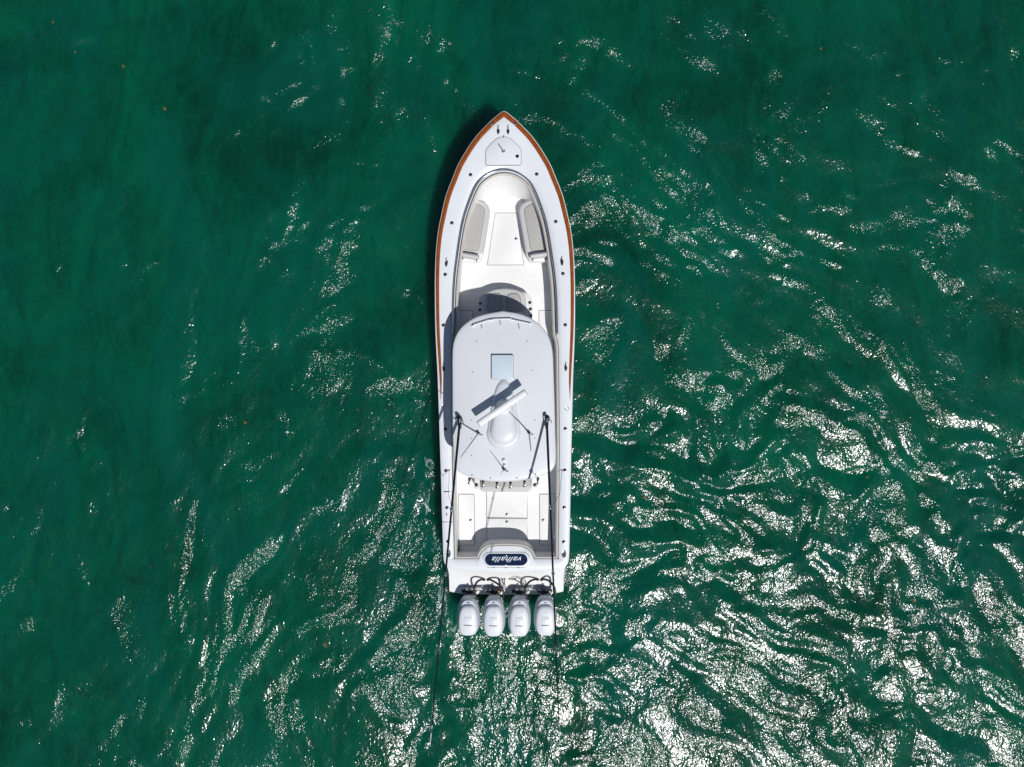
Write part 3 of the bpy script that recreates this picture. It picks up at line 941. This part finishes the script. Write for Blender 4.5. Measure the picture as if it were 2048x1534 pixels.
# grab rails at the front edge of the roof
for (a, b) in (((945.8,652),(981.5,640.3)), ((983.8,639.9),(1021,638.4)), ((1024,639.8),(1061,648.3))):
    A, C = P(*a, ZR + 0.01), P(*b, ZR + 0.01)
    pts = [A + Vector((0, 0, -0.03)), A + Vector((0, 0, 0.05)), A.lerp(C, 0.04) + Vector((0, 0, 0.062)), A.lerp(C, 0.96) + Vector((0, 0, 0.062)), C + Vector((0, 0, 0.05)), C + Vector((0, 0, -0.03))]
    g = link('roof_grab_rail', tube(pts, 0.017, 8), 'white', boat)
    for e in (A, C):
        link('rail_foot', lathe([(0.034, -0.02), (0.034, 0.012), (0.022, 0.02)], 12, e), 'white', g)
for (x, y) in ((966, 658.5), (1003, 651), (1040.2, 658)):
    p = P(x, y, ZR)
    pts = [p + Vector((0, 0, -0.02)), p + Vector((0, 0, 0.10)), p + Vector((0.005, 0.03, 0.15)), p + Vector((0.02, 0.055, 0.15))]
    link('roof_hook', tube(catmull(pts, 3), 0.012, 6), 'white', boat)
sc0 = None
for (x, y) in ((953.9,682.7),(1054,682.7),(945.8,743.6),(1065,740.7),(942.9,840.3),(1069.4,840),(942.9,877),(1070,876),(943.3,911.4),(944.3,950.4),(981,956.6),(1033.8,956.3),(1071.6,948.6)):
    d = Vector(P(x, y, ZR)[:2]) - hc
    zz_ = ZT + (0.03 if y < 930 else 0.008)
    p = P(x, y, zz_) - BOAT_AT
    if sc0 is None:
        sc0 = link('roof_stud', lathe([(0.02, -0.03), (0.02, 0.012), (0.013, 0.03), (0.0, 0.031)], 10), 'steel', boat, local=True, at=p)
    else:
        inst(sc0, boat, p)

# radar: moulded fairing, turning pedestal, open array
def egg(cx, y0, y1, w0, w1, z, n=40):
    """outline narrow (w0) at the fore end y0 and wide (w1) at the aft end y1, photo pixels"""
    out = []
    ym = y1 - w1
    for k in range(n):
        a = 2 * math.pi * k / n
        s, c = math.sin(a), math.cos(a)
        if c < 0:        # aft: round
            x = w1 * s; y = ym - c * w1
        else:
            t = c
            tt = t ** 0.6; x = math.copysign((w1 + (w0 - w1) * tt) * math.sqrt(max(0, 1 - tt ** 7)), s) if abs(s) > 1e-6 else 0.0; y = ym - tt * (ym - y0)
        out.append(P(cx + x, y, z))
    return out
r_ = [egg(1007.5, 757, 902, 17, 35.5, ZR - 0.02), egg(1007.5, 759, 900, 16, 34, ZR + 0.02), egg(1007.5, 764, 896, 15, 31.5, ZR + 0.075), egg(1007.5, 770, 892.5, 14, 29, ZR + 0.10)]
fair = link('radar_fairing', loft(r_, True, False, True), 'top', boat, smooth=70)
r_ = [egg(1007.5, 796, 891, 17, 28.2, ZR + 0.06), egg(1007.5, 797, 890, 16.5, 27.4, ZR + 0.13), egg(1007.5, 799, 887, 15, 25, ZR + 0.185), egg(1007.5, 804, 881, 12, 20, ZR + 0.22), egg(1007.5, 812, 872, 8, 12, ZR + 0.24)]
link('fairing_dome', loft(r_, True, False, True), 'top', fair, smooth=70)
pc = P(1005.8, 815.5, 3.0)
rd = link('radar_pedestal', lathe([(0.21, ZR + 0.05), (0.205, ZR + 0.2), (0.185, ZR + 0.27), (0.10, ZR + 0.36), (0.085, ZR + 0.50), (0.0, ZR + 0.51)], 28, (pc.x, pc.y + 0.01, 0)), 'white', boat)
za = ZR + 0.56
a, b = P(957.2, 848, za), P(1051.3, 784.2, za)
d = (b - a).normalized(); nrm = Vector((-d.y, d.x, 0))
prof = [(-0.09, -0.055), (-0.092, 0.01), (-0.075, 0.045), (-0.03, 0.062), (0.03, 0.062), (0.075, 0.045), (0.092, 0.01), (0.09, -0.055)]
rows = [[a.lerp(b, t) + nrm * (x * s_) + Vector((0, 0, z_ * s_)) for x, z_ in prof] for t, s_ in ((0, 0.9), (0.008, 1), (0.992, 1), (1, 0.9))]
link('radar_array', loft(rows, True, True, True), 'white', rd)
for t in (-0.002, 1.002):
    e = a.lerp(b, t)
    link('array_end_cap', loft([[e + d * s2 + nrm * (x * 0.93) + Vector((0, 0, z_ * 0.93)) for x, z_ in prof] for s2 in (-0.006, 0.006)], True, True, True), 'gasket_and_shade', rd)
# small dome antennas on the roof
for (x, y, r0) in ((1008, 921, 0.056), (1009.3, 930.8, 0.042)):
    p = P(x, y, ZT + 0.02)
    link('satellite_dome', lathe([(r0, -0.01), (r0, 0.05), (r0 * 0.8, 0.078), (r0 * 0.4, 0.092), (0.0, 0.095)], 20, p), 'white', boat)
# whip antennas: foot, ratchet mount, whip
def whip(bx, by, tip, rad, zb):
    p = P(bx, by, zb)
    an_ = link('whip_antenna', tube([p + Vector((0, 0, 0.03)), p.lerp(Vector(tip), 0.12), Vector(tip)], [rad * 1.5, rad * 1.25, rad * 0.6], 8), 'greypad', boat)
    bm = lathe([(0.05, -0.03), (0.05, 0.02), (0.03, 0.03), (0.028, 0.09), (0.0, 0.1)], 14, p)
    link('antenna_mount', bm, 'steel', an_)
    link('mount_lever', tube([p + Vector((-0.01, -0.02, 0.05)), p + Vector((0.07, -0.05, 0.055)), p + Vector((0.12, -0.06, 0.05))], 0.012, 6), 'steel', an_)
    link('ratchet', box(p.x - 0.01, p.y + 0.005, p.z + 0.10, 0.06, 0.07, 0.06, bev=0.012), 'black', an_)
whip(957, 866, (-1.283, -1.844, 4.55), 0.016, ZT + 0.03)
whip(1058, 865, (0.473, -1.69, 4.55), 0.016, ZT + 0.03)
whip(1008.4, 938.6, (-0.30, -2.37, 3.56), 0.010, ZT + 0.02)

# rocket-launcher rod holders along the aft edge of the roof
ln0 = None
for (x, y) in ((939,958.2),(966,963.8),(994,966.2),(1021,966.4),(1049,963.8),(1076,957.8)):
    p = P(x, y, ZT - 0.06) - BOAT_AT
    if ln0 is None:
        bm = bmesh.new()
        # open tube leaning aft
        ax0, ax1 = Vector((0, -0.03, -0.16)), Vector((-0.01, -0.10, 0.08))
        dd = (ax1 - ax0).normalized(); s1 = dd.cross(Vector((1, 0, 0))).normalized(); s2 = Vector((1, 0, 0))
        def rg(c, r): return [c + (s1 * math.sin(t) + s2 * math.cos(t)) * r for t in [2 * math.pi * k / 14 for k in range(14)]]
        loft([rg(ax0, 0.028), rg(ax1, 0.030), rg(ax1 + dd * 0.01, 0.036), rg(ax1 + dd * 0.012, 0.026), rg(ax0 + dd * 0.05, 0.022)], True, True, True, bm)
        ln0 = link('roof_rod_holder', bm, 'gunmetal', boat, local=True, at=p)
        link('holder_clamp', box(0.0, 0.0, 0.0, 0.075, 0.09, 0.05, bev=0.012), 'black', ln0, local=True)
        link('holder_liner', loft([rg(ax1 + dd * 0.006, 0.0265), rg(ax1 + dd * 0.011, 0.0265)], True, True, True), 'black', ln0, local=True)
    else:
        inst(ln0, boat, p)

# ------------------------------------------------------------------ outriggers
def outrigger(bx, by, tip_px, z_tip, knots):
    b0 = P(bx, by, ZT + 0.03)
    zb = ZT + 0.2
    a = P(bx + (0.5 if bx > 1000 else 1.5), by + 6, zb)
    t = P(tip_px[0], tip_px[1], z_tip)
    def at_y(py):
        lo, hi = 0.0, 1.0
        for _ in range(40):
            m_ = (lo + hi) / 2; q = a.lerp(t, m_)
            yy = 767 - q.y / (CAM_H - q.z) * FPX
            if yy < py: lo = m_
            else: hi = m_
        return lo
    n = 24
    pts = [a.lerp(t, k / n) for k in range(n + 1)]
    for k in range(n + 1):
        f = k / n
        pts[k] = pts[k] + Vector((0, 0, 0.08 * math.sin(math.pi * f)))
    pole = link('outrigger', tube(pts, [0.036 * (1 - f) + 0.012 * f for f in [k / n for k in range(n + 1)]], 10), 'carbon', boat)
    for py in knots:
        f = at_y(py); q = a.lerp(t, f) + Vector((0, 0, 0.08 * math.sin(math.pi * f)))
        dd = (t - a).normalized(); r = 0.036 * (1 - f) + 0.012 * f
        link('pole_collar', tube([q - dd * 0.05, q - dd * 0.03, q + dd * 0.03, q + dd * 0.05], [r * 1.1, r * 1.65, r * 1.65, r * 1.1], 10), 'steel', pole)
    f = 0.975
    link('pole_tip', tube([a.lerp(t, f), a.lerp(t, 1.03)], [0.018, 0.008], 8), 'white', pole)
    # turret base on the roof
    bm = lathe([(0.10, -0.04), (0.10, 0.015), (0.075, 0.03), (0.07, 0.10), (0.055, 0.14), (0.0, 0.145)], 20, b0)
    link('outrigger_base', bm, 'steel', pole)
    bm = tube([b0 + Vector((0, 0.0, 0.08)), b0 + Vector((0, 0.05, 0.20)), a + Vector((0, 0.10, 0.02)), a + Vector((0, -0.18, -0.02))], [0.05, 0.056, 0.056, 0.044], 12)
    link('outrigger_yoke', bm, 'black', pole)
    link('lock_handle', tube([b0 + Vector((0.04, -0.02, 0.09)), b0 + Vector((0.12, -0.05, 0.09)), b0 + Vector((0.13, -0.12, 0.09))], 0.012, 6), 'steel', pole)
    return pole, (lambda py: a.lerp(t, at_y(py)) + Vector((0, 0, 0.05)))
op, fl_ = outrigger(918, 838, (862, 1470), 6.5, (1017, 1147, 1297, 1462))
op2, fr_ = outrigger(1093, 837, (1118.5, 1462), 6.5, (1014, 1145, 1296, 1459))
for o_, f_, pts in ((op, fl_, ((898.3, 940.5, 1.2), (897.3, 990, 2.0))), (op2, fr_, ((1124, 940.5, 1.2), (1119.5, 989, 2.0)))):
    q = [P(*p) for p in pts] + [f_(1015)]
    link('halyard', tube(q, 0.006, 5), 'cord', o_)
    p = P(pts[0][0], pts[0][1], zd(940) + 0.012)
    link('halyard_pulley', lathe([(0.022, 0), (0.022, 0.03), (0.0, 0.034)], 10, p), 'black', o_)

# ------------------------------------------------------------------ transom, livewell lid, lettering
zt = zd(1120)
def lid_outline(grow, z):
    out = []
    x0, x1, y0, y1 = 970 - grow, 1055 + grow, 1107.7 - grow * 0.8, 1131.4 + grow * 0.7
    a, b = P(x0, y1, z), P(x1, y0, z)
    return rrect(a.x, a.y, b.x, b.y, (b.y - a.y) * 0.499, 8)
lw = link('livewell_rim', slab(lid_outline(4.6, zt), zt - 0.03, zt + 0.026, 0.014), 'gelcoat', boat)
link('rim_seam', slab(lid_outline(5.3, zt), zt - 0.03, zt + 0.0185), 'gasket_and_shade', lw)
lid = link('livewell_lid', slab(lid_outline(0, zt + 0.04), zt, zt + 0.042, 0.010), 'navy', boat, smooth=15)
p = P(1011.8, 1111, zt + 0.042)
link('lid_latch', slab(rrect(p.x - 0.035, p.y - 0.022, p.x + 0.035, p.y + 0.022, 0.02), zt + 0.03, zt + 0.056, 0.008), 'steel', lid)
p = P(1012, 1131, zt + 0.04)
link('lid_hinge', slab(rrect(p.x - 0.035, p.y - 0.018, p.x + 0.035, p.y + 0.018, 0.015), zt + 0.02, zt + 0.05, 0.008), 'white', lid)
for x in (987.5, 1012, 1037):
    p = P(x, 1135.4, zt + 0.02)
    link('rim_hinge', box(p.x, p.y, zt + 0.026, 0.06, 0.018, 0.012), 'black', lw)
td = bpy.data.curves.new('lettering', 'FONT')
td.body = 'valhalla'
td.align_x = 'CENTER'; td.align_y = 'CENTER'
td.size = 0.265
td.shear = 0.5
td.offset = 0.0015
td.space_character = 1.06
td.extrude = 0.003
to = bpy.data.objects.new('lettering_curve', td)
col.objects.link(to)
bpy.context.view_layer.update()
tm = bpy.data.meshes.new_from_object(to.evaluated_get(bpy.context.evaluated_depsgraph_get()))
bpy.data.objects.remove(to)
xs_ = [v.co.x for v in tm.vertices]; wd = max(xs_) - min(xs_)
target = 58.0 / FPX * (CAM_H - zt)
bm = bmesh.new(); bm.from_mesh(tm); bpy.data.meshes.remove(tm)
xm = (max(xs_) + min(xs_)) / 2
p = P(1012.8, 1118.2, zt + 0.046)
bmesh.ops.transform(bm, matrix=Matrix.Translation(p) @ Matrix.Rotation(math.pi, 4, 'Z') @ Matrix.Diagonal((target / wd, target / wd * 0.78, 1, 1)) @ Matrix.Translation((-xm, 0, 0)), verts=bm.verts)
link('lettering', bm, 'letter', lid, smooth=0)

# lower transom and engine bracket (aft of the deck edge)
def trow(w, v_side, v_mid, z, n=28, corner=0.0):
    out = []
    for k in range(n + 1):
        t = -1 + 2 * k / n
        e = abs(t) ** 8
        u = w * math.copysign(min(1, abs(t)), t)
        v = v_mid + (v_side - v_mid) * t * t - corner * e
        out.append(B(u, v, z))
    return out
rows = [trow(119, 1134, 1143.9, zd(1136) - 0.012, corner=2), trow(117, 1137, 1146, zd(1136) - 0.07, corner=1), trow(114.5, 1149, 1152, 0.86),
        trow(114, 1160, 1163, 0.76), trow(114, 1184, 1186, 0.70, corner=3), trow(113.6, 1186, 1188, 0.67, corner=3.5), trow(113.3, 1187, 1189, 0.60, corner=4), trow(112, 1183, 1185, -0.35, corner=4)]
tr = link('transom_bracket', loft(rows), 'liner', boat, smooth=35)
side = []
for s in (0, -1):
    pts = [r[s] for r in rows]
    bm = bmesh.new()
    top_in = B(-123 if s == 0 else 123, 1122, zd(1122) - 0.05)
    vs = [bm.verts.new(q) for q in pts]
    base_ = [bm.verts.new(Vector((top_in.x, top_in.y, q.z))) for q in pts]
    for i in range(len(pts) - 1):
        bm.faces.new((vs[i], vs[i + 1], base_[i + 1], base_[i]))
    link('bracket_side', bm, 'liner', tr)
# cut-out shelf under the engines
for cxp in (937.3, 987.6, 1038.8, 1090.3):
    a = P(cxp - 19, 1187, 0.7); b = P(cxp + 19, 1171, 0.7)
    q = rpoly([(a.x, a.y), (b.x, a.y), (b.x - 0.08, b.y), (a.x + 0.08, b.y)], 0.06)
    link('engine_pad', slab(q, 0.66, 0.725, 0.012), 'gelcoat', tr)

# ------------------------------------------------------------------ outboard motors
def egg_sec(w, y0, y1, z, n=36, nose=0.30, tail=0.14):
    """plan outline in metres: y0 = fore end, y1 = aft end (negative), widest aft of the middle"""
    out = []
    for k in range(n):
        a = 2 * math.pi * k / n
        c, s = math.cos(a), math.sin(a)
        ex = 0.50
        yy = math.copysign(abs(c) ** 0.62, c)
        t = (1 - yy) / 2                     # 0 fore .. 1 aft
        y = y0 + (y1 - y0) * t
        taper = 1 - nose * (max(0, 0.62 - t) / 0.62) ** 1.9 - tail * (max(0, t - 0.62) / 0.38) ** 2.0
        x = w * math.copysign(abs(s) ** ex, s) * taper
        out.append(Vector((x, y, z)))
    return out
EN = None
for i, (cxp, ya) in enumerate(((937.3, 1267.8), (987.6, 1269.6), (1038.8, 1269.8), (1090.3, 1268))):
    zt_ = 1.45
    p = P(cxp, 1192, 1.15)
    yb = P(cxp, ya, 1.15).y
    at = Vector((p.x, p.y, 0)) - BOAT_AT
    Ln = p.y - yb
    if EN is None:
        L_ = 1.125
        rows = [egg_sec(0.20, -0.06, -L_ + 0.22, 0.72), egg_sec(0.27, -0.02, -L_ + 0.10, 0.86), egg_sec(0.336, 0.0, -L_ + 0.01, 1.02), egg_sec(0.346, 0.0, -L_, 1.13), egg_sec(0.337, -0.01, -L_ + 0.005, 1.20), egg_sec(0.315, -0.03, -L_ + 0.02, 1.27), egg_sec(0.265, -0.08, -L_ + 0.06, 1.345), egg_sec(0.25, -0.10, -L_ + 0.08, 1.345)]
        bm = loft(rows, True, True, True)
        EN = link('outboard_motor', bm, 'engine_low', boat, local=True, at=at, smooth=45)
        rows = [egg_sec(0.292, -0.185, -L_ + 0.02, 1.24, nose=0.20, tail=0.12), egg_sec(0.288, -0.195, -L_ + 0.025, 1.33, nose=0.20, tail=0.12), egg_sec(0.278, -0.21, -L_ + 0.04, 1.40, nose=0.19, tail=0.12), egg_sec(0.252, -0.235, -L_ + 0.07, 1.44, nose=0.18, tail=0.12), egg_sec(0.19, -0.29, -L_ + 0.14, 1.462, nose=0.18, tail=0.12), egg_sec(0.09, -0.45, -L_ + 0.34, 1.470)]
        cv = link('cowl_cover', loft(rows, True, False, True), 'engine', EN, local=True, smooth=50)
        bm = box(0, -0.76, 1.474, 0.25, 0.015, 0.012)
        link('cowl_slot', bm, 'gasket_and_shade', EN, local=True)
        bm = slab([(-0.125, -0.745), (0.125, -0.745), (0.105, -0.52), (-0.105, -0.52)], 1.44, 1.481, 0.008)
        link('cowl_handle', bm, 'engine', EN, local=True)
        link('cowl_emblem', lathe([(0.04, 1.338), (0.04, 1.352), (0.0, 1.353)], 16, (0, -0.135, 0), sy=0.5), 'steel', EN, local=True)
        bm = box(0, -0.42, 0.45, 0.22, 0.5, 0.7, bev=0.05)
        box(0, -0.5, -0.2, 0.10, 0.45, 0.8, bm, bev=0.03)
        link('leg', bm, 'engine_low', EN, local=True)
        bm = box(0, 0.02, 0.80, 0.20, 0.16, 0.30, bev=0.03)
        box(0, 0.10, 0.92, 0.05, 0.16, 0.06, bm, bev=0.015)
        link('mount_bracket', bm, 'black', EN, local=True)
        bm = box(0.0, 0.06, 0.84, 0.46, 0.09, 0.10, bev=0.02)
        link('trim_clamp', bm, 'bronze', EN, local=True)
        bm = box(0.225, -0.16, 1.03, 0.10, 0.16, 0.10, bev=0.03)
        link('hose_boss', bm, 'engine', EN, local=True)
        Lref = Ln
    else:
        inst(EN, boat, at, None, (1, Ln / Lref, 1))

# rigging hoses from the bracket to each engine
HOSE = (((967.8,1157.5),(955.5,1162.5),(948.8,1173.5),(949.5,1184.7),(955.5,1200)),
        ((975.9,1157.5),(991,1164.8),(1002.5,1174),(1006.7,1184.7),(1005.5,1200)),
        ((1074.9,1157.5),(1060,1162.5),(1051.6,1173.5),(1050.7,1184.7),(1056.2,1200)),
        ((1083,1158),(1097,1161),(1107.5,1172.5),(1110.6,1186),(1108,1200)))
for hs in HOSE:
    zz_ = (0.80, 1.02, 1.14, 1.14, 1.05)
    pts = [P(*hs[0], 0.74)] + [P(*q, z) for q, z in zip(hs, zz_)]
    hz_ = link('rigging_hose', tube(catmull(pts, 5), 0.031, 10), 'rubber', boat)
    link('hose_collar', lathe([(0.055, 0.70), (0.055, 0.79), (0.042, 0.81), (0.03, 0.82)], 14, (pts[0].x, pts[0].y, 0)), 'black', hz_)
# tie bars between the engine pairs
for (x0, x1) in ((925, 988.5), (1024, 1091)):
    a, b = P(x0, 1180.5, 0.93), P(x1, 1180.5, 0.93)
    tb = link('tie_bar', tube([a, b], 0.017, 8), 'steel', boat)
    for e, s in ((a, 1), (b, -1)):
        link('tie_bar_end', tube([e, e + Vector((0.1 * s, 0, 0))], 0.026, 8), 'black', tb)
    link('steering_ram', tube([a.lerp(b, 0.1) + Vector((0, -0.0, -0.10)), a.lerp(b, 0.62) + Vector((0, 0, -0.10))], 0.032, 10), 'white', tb)
# bulkhead plugs and cables between the hoses
for (xs0, tips) in (((998.5, 1004, 1009.5), ((1010.5, 1184), (1011.5, 1178), (1009, 1188))), ((1019, 1024.5, 1030), ((1057, 1176), (1058, 1184), (1055.5, 1190)))):
    for x, tp in zip(xs0, tips):
        p = P(x, 1157.6, 0.80)
        g = link('bulkhead_plug', lathe([(0.034, 0.74), (0.034, 0.80), (0.024, 0.83), (0.0, 0.835)], 12, (p.x, p.y, 0)), 'black', boat)
        e = P(tp[0], tp[1], 0.92)
        m1 = p.lerp(e, 0.35) + Vector((0, 0.10 if x > 1015 else 0.02, 0.18)); m2 = p.lerp(e, 0.8) + Vector((0.05, 0.08 if x > 1015 else 0.0, 0.16))
        link('cable', tube(catmull([p, m1, m2, e], 5), 0.009, 6), 'cord', g)

# ------------------------------------------------------------------ golden seaweed drifting on the water
rs = np.random.RandomState(5)
def weed_mesh(seed):
    r_ = np.random.RandomState(seed)
    bm = bmesh.new()
    for k in range(16):
        x, y = r_.normal(0, 0.022, 2)
        a = r_.rand() * 6.28; L_ = 0.02 + r_.rand() * 0.025; w = 0.007
        dx, dy = math.cos(a), math.sin(a)
        z = 0.0 + r_.rand() * 0.012
        vs = [bm.verts.new((x + dx * L_ * i - dy * w * j, y + dy * L_ * i + dx * w * j, z + 0.006 * (1 - abs(j)) - 0.004 * i * i)) for i, j in ((-1, 0), (0, -1), (1, 0), (0, 1))]
        bm.faces.new(vs)
    return bm
W0 = []
SPOTS = [(105,44),(150,104),(246,133),(330,217),(1642,97),(2040,420),(1638,1060),(1290,995),(1560,1222),(1830,1202),(1604,1434),(1880,1378),(1735,955),(1325,1010),(650,1290),(715,820),(490,845),(1165,790)]
for i, (x, y) in enumerate(SPOTS):
    q = P(x, y, 0.05)
    if i < 3:
        bm = weed_mesh(i)
        o = link('seaweed_clump', bm, 'weed', None, local=True, smooth=0)
        W0.append(o)
    else:
        o = W0[i % 3].copy(); col.objects.link(o)
    o.location = (q.x, q.y, 0.035)
    s_ = 0.6 + rs.rand() * 0.6
    o.scale = (s_, s_, 1); o.rotation_euler = (0, 0, rs.rand() * 6.28)
    o['label'] = 'tiny golden brown seaweed clump drifting on the green water'
    o['category'] = 'seaweed'
    o['group'] = 'seaweed clumps adrift around the boat'
